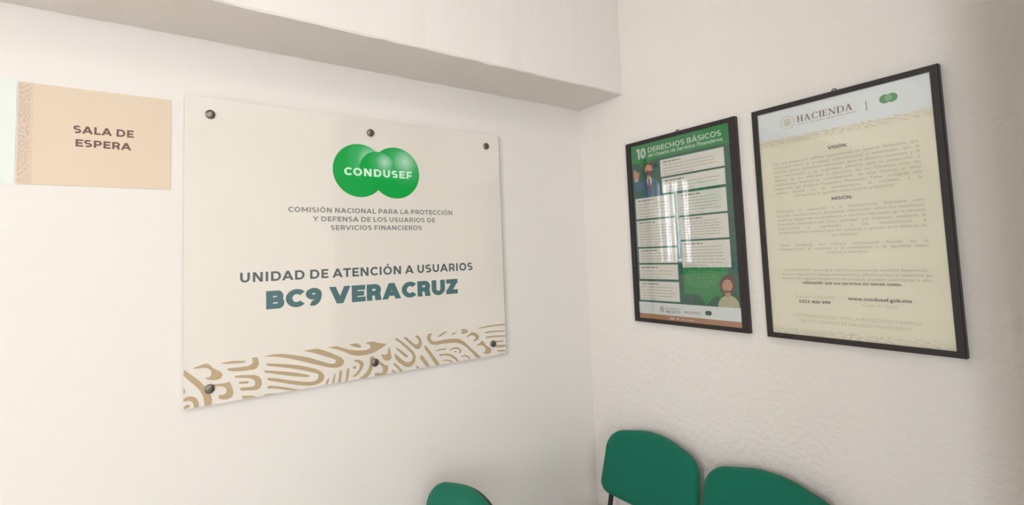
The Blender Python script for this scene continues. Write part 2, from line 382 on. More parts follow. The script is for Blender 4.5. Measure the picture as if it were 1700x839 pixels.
# ------------------------------------------------------------------ data traced on the sign's and the poster's own planes
PAT = [[(-1.6101,1.2358),(-1.6057,1.232),(-1.5886,1.2149),(-1.5713,1.1977),(-1.5596,1.1824),(-1.5508,1.1663),(-1.5429,1.1515),(-1.5403,1.1399),(-1.5412,1.1254),(-1.5594,1.1254),(-1.5602,1.1393),(-1.5628,1.1531),(-1.5702,1.1699),(-1.5809,1.185),(-1.5962,1.2019),(-1.6101,1.2187)],[(-1.5872,1.2367),(-1.5734,1.2407),(-1.5598,1.244),(-1.5509,1.244),(-1.544,1.2366),(-1.5381,1.229),(-1.5281,1.2218),(-1.518,1.2145),(-1.514,1.2059),(-1.517,1.1974),(-1.526,1.1937),(-1.538,1.1938),(-1.5518,1.1981),(-1.5597,1.2052),(-1.5508,1.2038),(-1.5449,1.2066),(-1.542,1.2139),(-1.544,1.2232),(-1.5509,1.2299),(-1.5617,1.2338),(-1.5753,1.2337),(-1.5858,1.2347)],[(-1.6101,1.1861),(-1.6074,1.1821),(-1.6055,1.1752),(-1.6073,1.1691),(-1.6101,1.1661)],[(-1.6101,1.1548),(-1.6016,1.1593),(-1.5903,1.1589),(-1.5807,1.1527),(-1.5749,1.1433),(-1.5726,1.1329),(-1.5733,1.1254),(-1.5854,1.1254),(-1.586,1.1356),(-1.5902,1.1441),(-1.5978,1.1477),(-1.6101,1.1476)],[(-1.6099,1.1306),(-1.6071,1.1354),(-1.5996,1.1372),(-1.5943,1.134),(-1.5968,1.129),(-1.6052,1.126)],[(-1.539,1.1821),(-1.526,1.1814),(-1.5119,1.1807),(-1.4952,1.1828),(-1.4915,1.1715),(-1.4864,1.1569),(-1.4858,1.1477),(-1.4895,1.1381),(-1.4977,1.134),(-1.5078,1.1337),(-1.5236,1.1385),(-1.523,1.15),(-1.5129,1.1482),(-1.5058,1.1514),(-1.5034,1.16),(-1.5069,1.1674),(-1.516,1.1735),(-1.532,1.1759),(-1.5384,1.177)],[(-1.5201,1.2402),(-1.4997,1.2417),(-1.4791,1.2409),(-1.4517,1.2371),(-1.4581,1.2315),(-1.4832,1.2337),(-1.5079,1.2361)],[(-1.5038,1.2213),(-1.4915,1.2217),(-1.4665,1.2205),(-1.4454,1.221),(-1.4368,1.2248),(-1.4342,1.2314),(-1.4356,1.2438),(-1.422,1.2432),(-1.4183,1.2337),(-1.4173,1.2218),(-1.4217,1.2119),(-1.4304,1.2079),(-1.4475,1.2078),(-1.4728,1.2091),(-1.4915,1.2125),(-1.4997,1.2161)],[(-1.4833,1.1975),(-1.4666,1.197),(-1.4283,1.1911),(-1.4174,1.1854),(-1.4109,1.1749),(-1.4092,1.1617),(-1.4132,1.1506),(-1.4219,1.1459),(-1.437,1.1472),(-1.4656,1.1515),(-1.4687,1.1571),(-1.4673,1.1608),(-1.4455,1.1583),(-1.4337,1.1578),(-1.4279,1.1626),(-1.4272,1.1706),(-1.4326,1.1797),(-1.4433,1.1843),(-1.4791,1.1908)],[(-1.4729,1.1751),(-1.4687,1.178),(-1.4518,1.1772),(-1.4455,1.1745),(-1.4465,1.1693),(-1.454,1.1695),(-1.4708,1.1724)],[(-1.4656,1.1348),(-1.4583,1.1357),(-1.437,1.1321),(-1.4224,1.1257),(-1.4328,1.1254),(-1.4477,1.1254),(-1.4604,1.1264)],[(-1.3995,1.2434),(-1.3715,1.2454),(-1.3533,1.2436),(-1.3209,1.2358),(-1.2854,1.2251),(-1.2539,1.2125),(-1.2091,1.192),(-1.1939,1.1889),(-1.1861,1.1936),(-1.1873,1.2002),(-1.1987,1.2069),(-1.2239,1.2187),(-1.2537,1.2313),(-1.2864,1.2435),(-1.2633,1.2451),(-1.2448,1.2446),(-1.2237,1.2364),(-1.1985,1.2235),(-1.1885,1.2173),(-1.1692,1.2063),(-1.1589,1.1937),(-1.1609,1.1837),(-1.1697,1.1765),(-1.1853,1.1741),(-1.2044,1.1781),(-1.2271,1.1857),(-1.2343,1.189),(-1.2735,1.2042),(-1.3069,1.2174),(-1.3396,1.2288),(-1.3716,1.2377),(-1.3984,1.2414)],[(-1.3974,1.2206),(-1.3785,1.2177),(-1.3444,1.2108),(-1.3071,1.2019),(-1.2736,1.1906),(-1.2493,1.1805),(-1.2321,1.169),(-1.2235,1.155),(-1.2262,1.1429),(-1.235,1.1356),(-1.2499,1.1308),(-1.2694,1.131),(-1.2982,1.1375),(-1.3333,1.1485),(-1.3675,1.1602),(-1.3921,1.1692),(-1.3947,1.1775),(-1.372,1.1725),(-1.3332,1.1599),(-1.2981,1.1497),(-1.2693,1.1428),(-1.2547,1.1428),(-1.2447,1.1486),(-1.2417,1.1581),(-1.2458,1.165),(-1.2641,1.1729),(-1.2977,1.1857),(-1.3329,1.1969),(-1.3672,1.2064),(-1.393,1.2128)],[(-1.4048,1.2004),(-1.3786,1.1955),(-1.3445,1.1879),(-1.3073,1.1775),(-1.2739,1.1659),(-1.2696,1.1614),(-1.274,1.1589),(-1.2979,1.1642),(-1.3331,1.1732),(-1.3674,1.1841),(-1.3986,1.193)],[(-1.3949,1.1503),(-1.39,1.153),(-1.3676,1.1474),(-1.3403,1.1387),(-1.3171,1.1304),(-1.3007,1.1254),(-1.3218,1.1254),(-1.3495,1.1339),(-1.3766,1.1418),(-1.3922,1.1446)],[(-1.4044,1.129),(-1.3901,1.1287),(-1.3655,1.1254),(-1.3857,1.1254),(-1.4012,1.1254)],[(-1.2124,1.2436),(-1.1933,1.2444),(-1.1791,1.2435),(-1.1622,1.2356),(-1.1412,1.227),(-1.1144,1.2207),(-1.087,1.218),(-1.0717,1.2207),(-1.0674,1.2268),(-1.07,1.2339),(-1.0866,1.2432),(-1.0698,1.2445),(-1.0558,1.2441),(-1.0417,1.2369),(-1.0087,1.2294),(-1.0191,1.2218),(-1.0365,1.2133),(-1.0566,1.2053),(-1.0818,1.2016),(-1.1093,1.2021),(-1.1335,1.2082),(-1.1545,1.2203),(-1.1754,1.2309),(-1.1934,1.238)],[(-1.1422,1.2441),(-1.1275,1.2453),(-1.114,1.2444),(-1.1032,1.2374),(-1.0992,1.2311),(-1.1061,1.2288),(-1.1169,1.2313),(-1.1303,1.2378)],[(-1.0312,1.1963),(-1.0168,1.1924),(-1.0075,1.1943),(-1.0055,1.2077),(-0.9988,1.2169),(-0.9961,1.2064),(-0.9936,1.1896),(-0.9924,1.1785),(-0.9984,1.1712),(-1.0115,1.171),(-1.0215,1.1773),(-1.0271,1.1863)],[(-1.0709,1.1926),(-1.0568,1.1946),(-1.0536,1.1847),(-1.0587,1.1721),(-1.0575,1.1612),(-1.0648,1.1464),(-1.0735,1.1319),(-1.0834,1.1254),(-1.1107,1.1262),(-1.0997,1.1323),(-1.0857,1.1418),(-1.0758,1.1561),(-1.0698,1.1738)],[(-1.0388,1.1745),(-1.0289,1.1676),(-1.0176,1.1578),(-1.0047,1.1531),(-1.0064,1.1398),(-1.0126,1.1254),(-1.0328,1.1254),(-1.054,1.1255),(-1.0553,1.1329),(-1.0509,1.1367),(-1.0411,1.1346),(-1.0326,1.1318),(-1.0253,1.1361),(-1.0242,1.1453),(-1.0292,1.1569),(-1.0376,1.1636)],[(-1.1266,1.1889),(-1.1203,1.1914),(-1.1068,1.1881),(-1.096,1.1817),(-1.0921,1.1719),(-1.0964,1.1594),(-1.1076,1.1454),(-1.1186,1.1367),(-1.1299,1.1339),(-1.1287,1.141),(-1.1184,1.1471),(-1.1087,1.1587),(-1.1058,1.17),(-1.111,1.18),(-1.1231,1.1845)],[(-1.1328,1.1677),(-1.1261,1.1713),(-1.118,1.1693),(-1.1176,1.1614),(-1.1262,1.1614)],[(-1.1561,1.1254),(-1.1531,1.145),(-1.1502,1.1652),(-1.1416,1.167),(-1.143,1.1485),(-1.1476,1.1255)],[(-1.1801,1.1254),(-1.1767,1.1438),(-1.1743,1.1626),(-1.166,1.1631),(-1.1675,1.1448),(-1.1718,1.1254)],[(-1.2001,1.1254),(-1.196,1.1445),(-1.1906,1.1583),(-1.1887,1.1509),(-1.1924,1.1254)],[(-1.2208,1.1254),(-1.2176,1.138),(-1.2074,1.1489),(-1.2101,1.1342),(-1.2153,1.1254)],[(-0.9783,1.2432),(-0.9717,1.2452),(-0.954,1.2319),(-0.9272,1.2089),(-0.9062,1.1864),(-0.8989,1.1684),(-0.9025,1.1521),(-0.9137,1.1398),(-0.9277,1.1358),(-0.9413,1.1399),(-0.962,1.1555),(-0.9765,1.1714),(-0.9827,1.1874),(-0.9796,1.1916),(-0.9673,1.1811),(-0.9527,1.1665),(-0.9378,1.1551),(-0.9257,1.1533),(-0.9147,1.1581),(-0.9113,1.1702),(-0.9156,1.1821),(-0.9336,1.2013),(-0.9573,1.224),(-0.9749,1.2378)],[(-0.9779,1.2142),(-0.9637,1.2054),(-0.946,1.1919),(-0.9296,1.1762),(-0.9313,1.1712),(-0.9404,1.1739),(-0.9552,1.1876),(-0.9698,1.2021)],[(-0.9462,1.2443),(-0.9349,1.244),(-0.9175,1.2273),(-0.9023,1.214),(-0.8914,1.2126),(-0.8865,1.2191),(-0.8893,1.2308),(-0.9009,1.2427),(-0.8921,1.2453),(-0.8797,1.2353),(-0.8732,1.2188),(-0.8759,1.2035),(-0.8856,1.1948),(-0.8966,1.1955),(-0.9088,1.2064),(-0.9269,1.2228)],[(-0.8648,1.202),(-0.8609,1.2049),(-0.849,1.1927),(-0.8304,1.1672),(-0.8147,1.1447),(-0.8027,1.1279),(-0.8087,1.1254),(-0.8192,1.1266),(-0.8311,1.1442),(-0.8465,1.168),(-0.8619,1.1902)],[(-0.8833,1.1662),(-0.8768,1.1723),(-0.8691,1.1655),(-0.8568,1.1481),(-0.844,1.1261),(-0.8511,1.1254),(-0.8606,1.1287),(-0.8728,1.1476),(-0.882,1.1575)],[(-0.8999,1.1348),(-0.8951,1.1383),(-0.889,1.1303),(-0.8855,1.1254),(-0.8955,1.1254)],[(-0.9864,1.1564),(-0.9813,1.1598),(-0.9682,1.1468),(-0.9492,1.1259),(-0.9613,1.1254),(-0.9714,1.1377)],[(-0.9936,1.1344),(-0.9877,1.137),(-0.9762,1.1254),(-0.9865,1.1254)],[(-0.8458,1.2449),(-0.8306,1.2443),(-0.8387,1.2331),(-0.8368,1.2222),(-0.8257,1.2127),(-0.7857,1.2153),(-0.7484,1.2151),(-0.7173,1.2103),(-0.6967,1.1981),(-0.6726,1.1754),(-0.6446,1.1503),(-0.6191,1.1262),(-0.6292,1.1254),(-0.6401,1.1262),(-0.6592,1.1478),(-0.6869,1.1758),(-0.711,1.1916),(-0.7351,1.1986),(-0.7761,1.2009),(-0.8161,1.2003),(-0.8357,1.2048),(-0.8483,1.217),(-0.8534,1.2306),(-0.8508,1.2403)],[(-0.8087,1.2295),(-0.7985,1.237),(-0.7815,1.2438),(-0.7638,1.2453),(-0.7783,1.2375),(-0.7954,1.2299),(-0.8061,1.2277)],[(-0.7507,1.2298),(-0.7443,1.235),(-0.7269,1.2383),(-0.7341,1.2308),(-0.7463,1.2284)],[(-0.8185,1.1785),(-0.8035,1.1837),(-0.7734,1.1831),(-0.777,1.1777),(-0.797,1.1784),(-0.817,1.1762)],[(-0.7608,1.1735),(-0.7462,1.1804),(-0.729,1.1804),(-0.7136,1.173),(-0.7087,1.1633),(-0.7142,1.1552),(-0.7211,1.1576),(-0.7163,1.1644),(-0.7223,1.1721),(-0.7361,1.1751),(-0.7499,1.174),(-0.7586,1.1702)],[(-0.7416,1.1664),(-0.7363,1.1686),(-0.7278,1.1651),(-0.7348,1.1625)],[(-0.8049,1.1621),(-0.7975,1.1645),(-0.7673,1.1626),(-0.7472,1.1539),(-0.7288,1.1379),(-0.7205,1.1278),(-0.7293,1.1254),(-0.7409,1.1382),(-0.7609,1.1514),(-0.781,1.1572),(-0.8027,1.1574)],[(-0.7933,1.1415),(-0.7715,1.1403),(-0.7547,1.1343),(-0.7447,1.127),(-0.7516,1.1259),(-0.7716,1.1354),(-0.7917,1.1384)],[(-0.7072,1.246),(-0.6896,1.2449),(-0.6738,1.2362),(-0.6831,1.2281),(-0.7079,1.2272),(-0.7005,1.2362)],[(-0.6855,1.2118),(-0.6744,1.221),(-0.6578,1.2297),(-0.6381,1.2219),(-0.6257,1.2091),(-0.628,1.1986),(-0.6429,1.1922),(-0.6582,1.1938),(-0.6463,1.1993),(-0.6424,1.2065),(-0.6493,1.215),(-0.6638,1.2167),(-0.6783,1.2124)],[(-0.6418,1.1759),(-0.625,1.1813),(-0.6116,1.1919),(-0.6027,1.1815),(-0.5939,1.168),(-0.5754,1.1578),(-0.5683,1.1475),(-0.5764,1.1362),(-0.5934,1.1355),(-0.6136,1.1436),(-0.6005,1.1457),(-0.5963,1.156),(-0.6033,1.1662),(-0.6179,1.1733),(-0.6382,1.1742)],[(-0.6337,1.2398),(-0.615,1.2433),(-0.5697,1.2461),(-0.5075,1.2457),(-0.4938,1.2432),(-0.4999,1.2385),(-0.5584,1.2408),(-0.6078,1.2388)],[(-0.6041,1.2188),(-0.5935,1.2229),(-0.5477,1.2226),(-0.5017,1.2173),(-0.5051,1.2126),(-0.5479,1.2169),(-0.5937,1.2167)],[(-0.5975,1.1985),(-0.5905,1.2039),(-0.5486,1.2028),(-0.4979,1.1977),(-0.5001,1.1922),(-0.5488,1.1966),(-0.5908,1.1971)],[(-0.5495,1.181),(-0.5106,1.1792),(-0.5077,1.1734),(-0.5421,1.1737)],[(-0.5541,1.1659),(-0.4996,1.1603),(-0.5,1.1515),(-0.5353,1.153),(-0.5506,1.1576)],[(-0.5435,1.1435),(-0.5006,1.1398),(-0.5029,1.1331),(-0.5418,1.1376)],[(-0.5325,1.1284),(-0.5111,1.127),(-0.5132,1.1254),(-0.5307,1.1254)],[(-0.7117,1.1438),(-0.695,1.1468),(-0.6775,1.1398),(-0.6673,1.1263),(-0.6745,1.1254),(-0.683,1.1361),(-0.6953,1.1415),(-0.7094,1.1393)],[(-0.7011,1.1277),(-0.6887,1.1279),(-0.6906,1.1254)]]
BOXES = [(0.4498,0.7168,1.8134,1.881),(0.453,0.7163,1.748,1.8062),(0.5198,0.7158,1.6522,1.7378),(0.318,0.5066,1.654,1.7396),(0.5212,0.716,1.5592,1.6452),(0.3177,0.504,1.5378,1.6466),(0.3199,0.5028,1.4716,1.5307),(0.319,0.5019,1.4062,1.4646),(0.3151,0.5028,1.3201,1.3969),(0.5227,0.7162,1.4537,1.5518)]
HEADER = [(0.3081,1.9626),(0.3371,1.8888),(0.365,1.8657),(0.4168,1.8907),(0.7427,1.8918)]
BUBBLE = [(0.5219,1.4563),(0.7006,1.4561),(0.6987,1.3991),(0.6728,1.3474),(0.6458,1.3486),(0.6118,1.3157),(0.5809,1.3534),(0.5237,1.3535)]
FOOT = [(0.2997,1.3135),(0.7377,1.3116),(0.3017,1.2663),(0.738,1.2652)]
MAN = {'suit':[(0.3206,1.8137),(0.3382,1.8129),(0.3515,1.8025),(0.3686,1.812),(0.3855,1.8219),(0.3997,1.8221),(0.4133,1.8155),(0.4298,1.8028),(0.4404,1.7838),(0.4457,1.7628),(0.4466,1.741),(0.3601,1.7422),(0.3621,1.756),(0.3629,1.7769),(0.3547,1.7704),(0.3398,1.7673),(0.3287,1.7687),(0.3235,1.7852)],'lapel':[(0.3855,1.8219),(0.4048,1.8198),(0.4062,1.8034),(0.3931,1.7683),(0.3836,1.7949),(0.3813,1.813)],'tie':[(0.3887,1.8173),(0.3951,1.8169),(0.3965,1.8019),(0.3994,1.7778),(0.3931,1.7675),(0.3868,1.7796),(0.3888,1.803)],'hand':[(0.3143,1.8584),(0.3175,1.8619),(0.3205,1.8497),(0.3228,1.8616),(0.329,1.8636),(0.3318,1.8509),(0.3365,1.8538),(0.3381,1.8438),(0.3431,1.8515),(0.3473,1.8484),(0.3433,1.8339),(0.3395,1.8163),(0.3226,1.8152),(0.3177,1.8257),(0.3169,1.8411)],'cuff':[(0.321,1.8191),(0.3378,1.8181),(0.3385,1.8119),(0.3216,1.8114)],'neck':[(0.3846,1.8349),(0.3998,1.8339),(0.3997,1.8221),(0.3887,1.8164),(0.3842,1.8245)],'head':[(0.3743,1.868),(0.3803,1.8759),(0.393,1.879),(0.4068,1.8727),(0.4137,1.8611),(0.412,1.8467),(0.406,1.8359),(0.3949,1.8294),(0.3845,1.8334),(0.3769,1.8436),(0.3727,1.8562)],'hair':[(0.3717,1.8678),(0.3748,1.8754),(0.3843,1.8818),(0.397,1.8842),(0.409,1.8797),(0.4163,1.868),(0.4168,1.8562),(0.4127,1.8466),(0.41,1.8588),(0.4065,1.8683),(0.3927,1.8743),(0.3817,1.8711),(0.3761,1.8631)],'beard':[(0.3799,1.8446),(0.3855,1.8481),(0.3944,1.8481),(0.403,1.8446),(0.4106,1.8513),(0.411,1.8424),(0.4038,1.8303),(0.393,1.8273),(0.3844,1.8319)],'mouth':[(0.3869,1.8425),(0.3968,1.8418),(0.3921,1.8402)]}
WOMAN = {'hair':[(0.6686,1.3655),(0.6676,1.385),(0.6708,1.4047),(0.6783,1.4188),(0.6905,1.4259),(0.7051,1.4275),(0.7162,1.4227),(0.724,1.4127),(0.727,1.3951),(0.7244,1.3787),(0.7173,1.3661),(0.709,1.3617),(0.686,1.362),(0.6758,1.3624)],'face':[(0.6776,1.3881),(0.6805,1.3993),(0.6878,1.4078),(0.6976,1.4114),(0.7073,1.4088),(0.7141,1.4002),(0.7161,1.3893),(0.7125,1.3782),(0.7052,1.3684),(0.6948,1.3638),(0.6857,1.3667),(0.6796,1.3756)],'neck':[(0.6895,1.3705),(0.7054,1.3711),(0.7064,1.3561),(0.6966,1.3487),(0.6861,1.3551)],'body':[(0.6558,1.3111),(0.6593,1.3272),(0.6668,1.3408),(0.6839,1.3528),(0.6966,1.3487),(0.7086,1.3556),(0.7249,1.3461),(0.7337,1.333),(0.7363,1.3103)],'brow1':[(0.6873,1.3973),(0.6944,1.3986),(0.6943,1.3972),(0.6875,1.3959)],'brow2':[(0.7014,1.3988),(0.7082,1.3978),(0.7078,1.3965),(0.7013,1.3974)]}

# ------------------------------------------------------------------ the big acrylic sign
SX0, SX1, SZ0, SZ1, SY = -1.6111, -.4925, 1.1244, 2.0244, -.018
sg = thing('wall_sign', 'large white acrylic sign with green double ball logo on six steel standoffs', 'sign', (SX0, 0, SZ0))
def under(root, o):      # keep world coordinates under a root that is only moved
    o.location = Vector(o.location) - root.location; return o
under(sg, obj('panel', boxes((SX0, SX1, SY, SY + .006, SZ0, SZ1), bev=.0008), M['sign'], sg))
def disc(name, cx, cz, r, d, par):
    # a unit disc, scaled, so that the printed gradient follows it
    vs = [(math.cos(2 * math.pi * k / 96), 0, math.sin(2 * math.pi * k / 96)) for k in range(96)]
    o = obj(name, (vs, [], [list(range(96))]), M['logo'], par)
    pr = 1 if par is sg else LR
    o.scale = (r / pr, r / pr, r / pr)
    if par is sg: o.location = Vector((cx, SY - d, cz)) - sg.location
    else: o.location = ((cx - LCX) / LR, -d / LR, (cz - LCZ) / LR)
    return o
LCX, LCZ, LR = -1.0940, 1.8375, .0936
lg = disc('logo', LCX, LCZ, LR, .0003, sg)
disc('logo_ball', -.9608, 1.8375, .0936, .0003, lg); disc('logo_ball', -1.0285, 1.8425, .0672, .0006, lg)
o = flat('lettering', caps('CONDUSEF', -1.1492, -.8966, 1.8187, .0272, .27, 1.25), M['mint'], 'L', SY - .0010, sg); under(sg, o)
for body, a, b, v, c, w, m in (('COMISIÓN NACIONAL PARA LA PROTECCIÓN', -1.330, -.730, 1.6875, .0170, .23, 'grey'),
                               ('Y DEFENSA DE LOS USUARIOS DE', -1.2546, -.8052, 1.6582, .0166, .23, 'grey'),
                               ('SERVICIOS FINANCIEROS', -1.1972, -.862, 1.6292, .0166, .23, 'grey'),
                               ('UNIDAD DE ATENCIÓN A USUARIOS', -1.468, -.6455, 1.4704, .0296, .235, 'slate'),
                               ('BC9 VERACRUZ', -1.3963, -.716, 1.3839, .0562, .33, 'teal')):
    under(sg, flat('lettering', caps(body, a, b, v, c, w, 1.2 if m != 'teal' else .5), M[m], 'L', SY - .0003, sg))
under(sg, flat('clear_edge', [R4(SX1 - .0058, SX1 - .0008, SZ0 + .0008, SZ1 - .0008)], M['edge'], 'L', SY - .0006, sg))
under(sg, flat('swirl_pattern', PAT, M['tan'], 'L', SY - .0003, sg))
def screw(x, z):
    bm = bmesh.new(); n = 32
    prof = [(.0075, 0), (.0075, .0), (.0122, .0002), (.0128, -.0015), (.0128, -.0062), (.0115, -.0078), (.0060, -.0086), (0, -.0088)]
    rings = []
    for r, y in [(.0125, 0), (.013, -.001), (.013, -.0062), (.0118, -.0076), (.006, -.0088)]:
        rings.append([bm.verts.new((r * math.cos(2 * math.pi * k / n), y, r * math.sin(2 * math.pi * k / n))) for k in range(n)])
    for a, b in zip(rings, rings[1:]):
        for k in range(n): bm.faces.new((a[k], b[k], b[(k + 1) % n], a[(k + 1) % n]))
    c = bm.verts.new((0, -.0092, 0))
    for k in range(n): bm.faces.new((rings[-1][k], c, rings[-1][(k + 1) % n]))
    # barrel between panel and wall
    tube(bm, [(0, .006, 0), (0, .0178, 0)], .008, 16)
    bmesh.ops.recalc_face_normals(bm, faces=bm.faces)
    o = obj('standoff_screw', bm, M['steel'], sg, (x, SY, z), smooth=True); under(sg, o)
for x in (-1.547, -1.054, -.562):
    screw(x, 1.975); screw(x, 1.172)

# ------------------------------------------------------------------ the small room sign and the sheet beside it
rs = thing('room_sign', 'small cream wall sign with maroon lettering and a faint patterned edge', 'sign', (-1.9667, 0, 1.7465))
under(rs, obj('panel', boxes((-1.9667, -1.6443, -.002, -.0002, 1.7468, 2.0086)), M['cream'], rs))
swirl = []
for u, v in [p for p in ((0, 0),)]: pass
for poly in PAT:                                        # the same woven motif turned on its side, in a paler print
    q = [(-1.9667 + (v - 1.1244) * .195, 1.749 + (SX1 - u) * .2295) for u, v in poly]
    if all(p[0] < -1.938 and p[1] < 2.006 for p in q): swirl.append(q)
under(rs, flat('pattern_band', [R4(-1.9667, -1.9380, 1.7468, 2.0086)], M['band'], 'L', -.0021, rs))
under(rs, flat('swirl_pattern', swirl, M['faint'], 'L', -.0023, rs))
under(rs, flat('lettering', caps('SALA DE', -1.8593, -1.7308, 1.8880, .0204, .25), M['maroon'], 'L', -.0023, rs))
under(rs, flat('lettering', caps('ESPERA', -1.8543, -1.7355, 1.8522, .0198, .25), M['maroon'], 'L', -.0023, rs))
o = obj('paper_sheet', boxes((-2.40, -1.9695, -.0012, -.0002, 1.7462, 2.012)), M['sheet'])
tag(o, 'pale greenish white sheet on the wall left of the cream sign', 'paper')

# ------------------------------------------------------------------ the two framed posters
def framed(name, label, y0, y1, z0, z1, bh, bv, hook_y):
    """frame around the print: outer y0 > y1 along the right wall, border widths bh (sides) and bv"""
    t = thing(name, label, 'framed poster', (0, (y0 + y1) / 2, z0))
    bm = bmesh.new(); xw, xf = -.0005, -.0205
    O = [(y0, z0), (y1, z0), (y1, z1), (y0, z1)]; I = [(y0 - bh, z0 + bv), (y1 + bh, z0 + bv), (y1 + bh, z1 - bv), (y0 - bh, z1 - bv)]
    e = .0015
    loops = [[(xw, *p) for p in O], [(xf + e, *p) for p in O],
             [(xf, p[0] + (e if p[0] < (y0 + y1) / 2 else -e), p[1] + (e if p[1] < (z0 + z1) / 2 else -e)) for p in O],
             [(xf, *p) for p in I], [(xw - .004, *p) for p in I]]
    V = [[bm.verts.new(p) for p in l] for l in loops]
    for a, b in zip(V, V[1:]):
        for k in range(4): bm.faces.new((a[k], a[(k + 1) % 4], b[(k + 1) % 4], b[k]))
    bmesh.ops.recalc_face_normals(bm, faces=bm.faces)
    under(t, obj('frame', bm, M['black'], t))
    under(t, obj('glass', ([(-.0165, y0 - bh, z0 + bv), (-.0165, y1 + bh, z0 + bv), (-.0165, y1 + bh, z1 - bv), (-.0165, y0 - bh, z1 - bv)], [], [[0, 1, 2, 3]]), M['glass'], t))
    lp = [(-.004 , hook_y + .0075 * math.cos(a), z1 - .001 + .011 * math.sin(a)) for a in [math.pi * k / 12 for k in range(13)]]
    under(t, obj('hanging_loop', tube(bmesh.new(), lp, .0016, 8), M['steel'], t, smooth=True))
    return t
PX_ = -.0145
def layer(parent, root, name, polys, m, n):
    o = flat(name, polys, M[m] if isinstance(m, str) else m, 'R', PX_ - .00018 * n, parent)
    if parent is root: under(root, o)
    return o

G1 = framed('framed_poster', 'black framed green poster of text panels with a waving bearded man', -.2845, -.7656, 1.2303, 1.9787, .0235, .0155, -.529)
U0, U1 = .305, .745
ps = layer(G1, G1, 'print', [R4(U0, U1, 1.24, 1.966)], 'dgreen', 0)
off = -Vector(ps.location)
def sub(name, polys, m, n, par=None): return layer(par or ps, G1, name, polys, m, n)
sub('header', [[(U0, 1.966)] + [(U0, HEADER[1][1])] + HEADER[1:4] + [(U1, 1.8918), (U1, 1.966)]], 'hgreen', 1)
sub('lettering', caps('10', -(-.3375), .3836, 1.9030, .0440, .30, .7), 'gwhite', 2)
sub('lettering', caps('DERECHOS BÁSICOS', .3950, .7114, 1.9230, .0205, .22, .8), 'gwhite', 2)
sub('lettering', textpolys('del Usuario de Servicios Financieros', .3935, .7148, 1.9042, .0148, .022), 'gwhite', 2)
lines = [4, 3, 6, 5, 7, 8, 4, 3, 5, 7]
for (a, b, c, d), n in zip(BOXES, lines):
    sub('text_panel', [R4(a, b, c, d)], 'boxp', 2)
    step = (d - c) / (n + 1.6); P = []
    for k in range(n):
        P += wordbars(a + .014, b - .018, d - step * (k + 2.1), .0026, .55 if k == n - 1 else random.uniform(.9, 1))
    sub('small_text', P, 'boxt', 3)
    sub('small_heading', wordbars(a + .014, a + .014 + .42 * min(b - a, .2), d - step * 1.05, .0042), 'boxh', 3)
sub('speech_bubble', [BUBBLE], 'hgreen', 1)
P = []
for k in range(8):
    wd = .066 - .004 * abs(k - 3) if k < 7 else .03
    P += wordbars(.598 - wd, .598 + wd, 1.438 - k * .0082, .0026)
sub('small_text', P, 'bubt', 3)
for figure, order in ((MAN, (('suit', 'suit', 2), ('lapel', 'shirt', 3), ('neck', 'skin', 4), ('tie', 'tie', 5), ('hand', 'skin', 3), ('cuff', 'shirt', 4), ('head', 'skin', 5), ('hair', 'hair1', 6), ('beard', 'hair1', 6), ('mouth', 'tie', 7))),
                      (WOMAN, (('hair', 'hair2', 3), ('body', 'blouse', 4), ('neck', 'skin2', 5), ('face', 'skin2', 5), ('brow1', 'hair2', 6), ('brow2', 'hair2', 6)))):
    for key, m, n in order:
        nm = {'suit': 'printed_suit', 'lapel': 'printed_shirt', 'neck': 'printed_neck', 'tie': 'printed_tie', 'hand': 'printed_hand', 'cuff': 'printed_cuff', 'head': 'printed_face', 'face': 'printed_face',
              'hair': 'printed_hair', 'beard': 'printed_beard', 'mouth': 'printed_mouth', 'body': 'printed_blouse', 'brow1': 'printed_eyebrow', 'brow2': 'printed_eyebrow'}[key]
        sub(nm, [figure[key]], m, n)
fa, fb = 1.3128, 1.2658
sub('footer_band', [R4(U0, U1, fb, fa)], 'white', 5)
sub('footer_stripe', [R4(U0, U1, 1.24, fb)], 'ochre', 5)
sub('emblem', [ell(.419, 1.2878, .010, .0135, 24)], mat('pale_emblem_print', srgb(206, 200, 198), .6), 6)
sub('lettering', serif_caps('MÉXICO', .4355, .5010, 1.2758, .0098, .2, .09), mat('grey_ink', srgb(118, 106, 108), .6), 6)
sub('small_text', wordbars(.4355, .500, 1.2905, .0042), 'boxt', 6)
sub('lettering', serif_caps('HACIENDA', .5185, .5870, 1.2795, .0085, .2, .09), mat('pale_grey_ink', srgb(158, 150, 148), .6), 6)
sub('logo', [ell(.6135, 1.2872, .0085, .0085, 24), ell(.6225, 1.2872, .0085, .0085, 24)], mat('small_green_logo', srgb(60, 104, 84), .6), 6)
sub('small_text', [ell(.459, 1.2545, .004, .004, 12), ell(.469, 1.2545, .004, .004, 12), ell(.489, 1.2545, .004, .004, 12)] + wordbars(.502, .56, 1.253, .0025), 'shirt', 6)

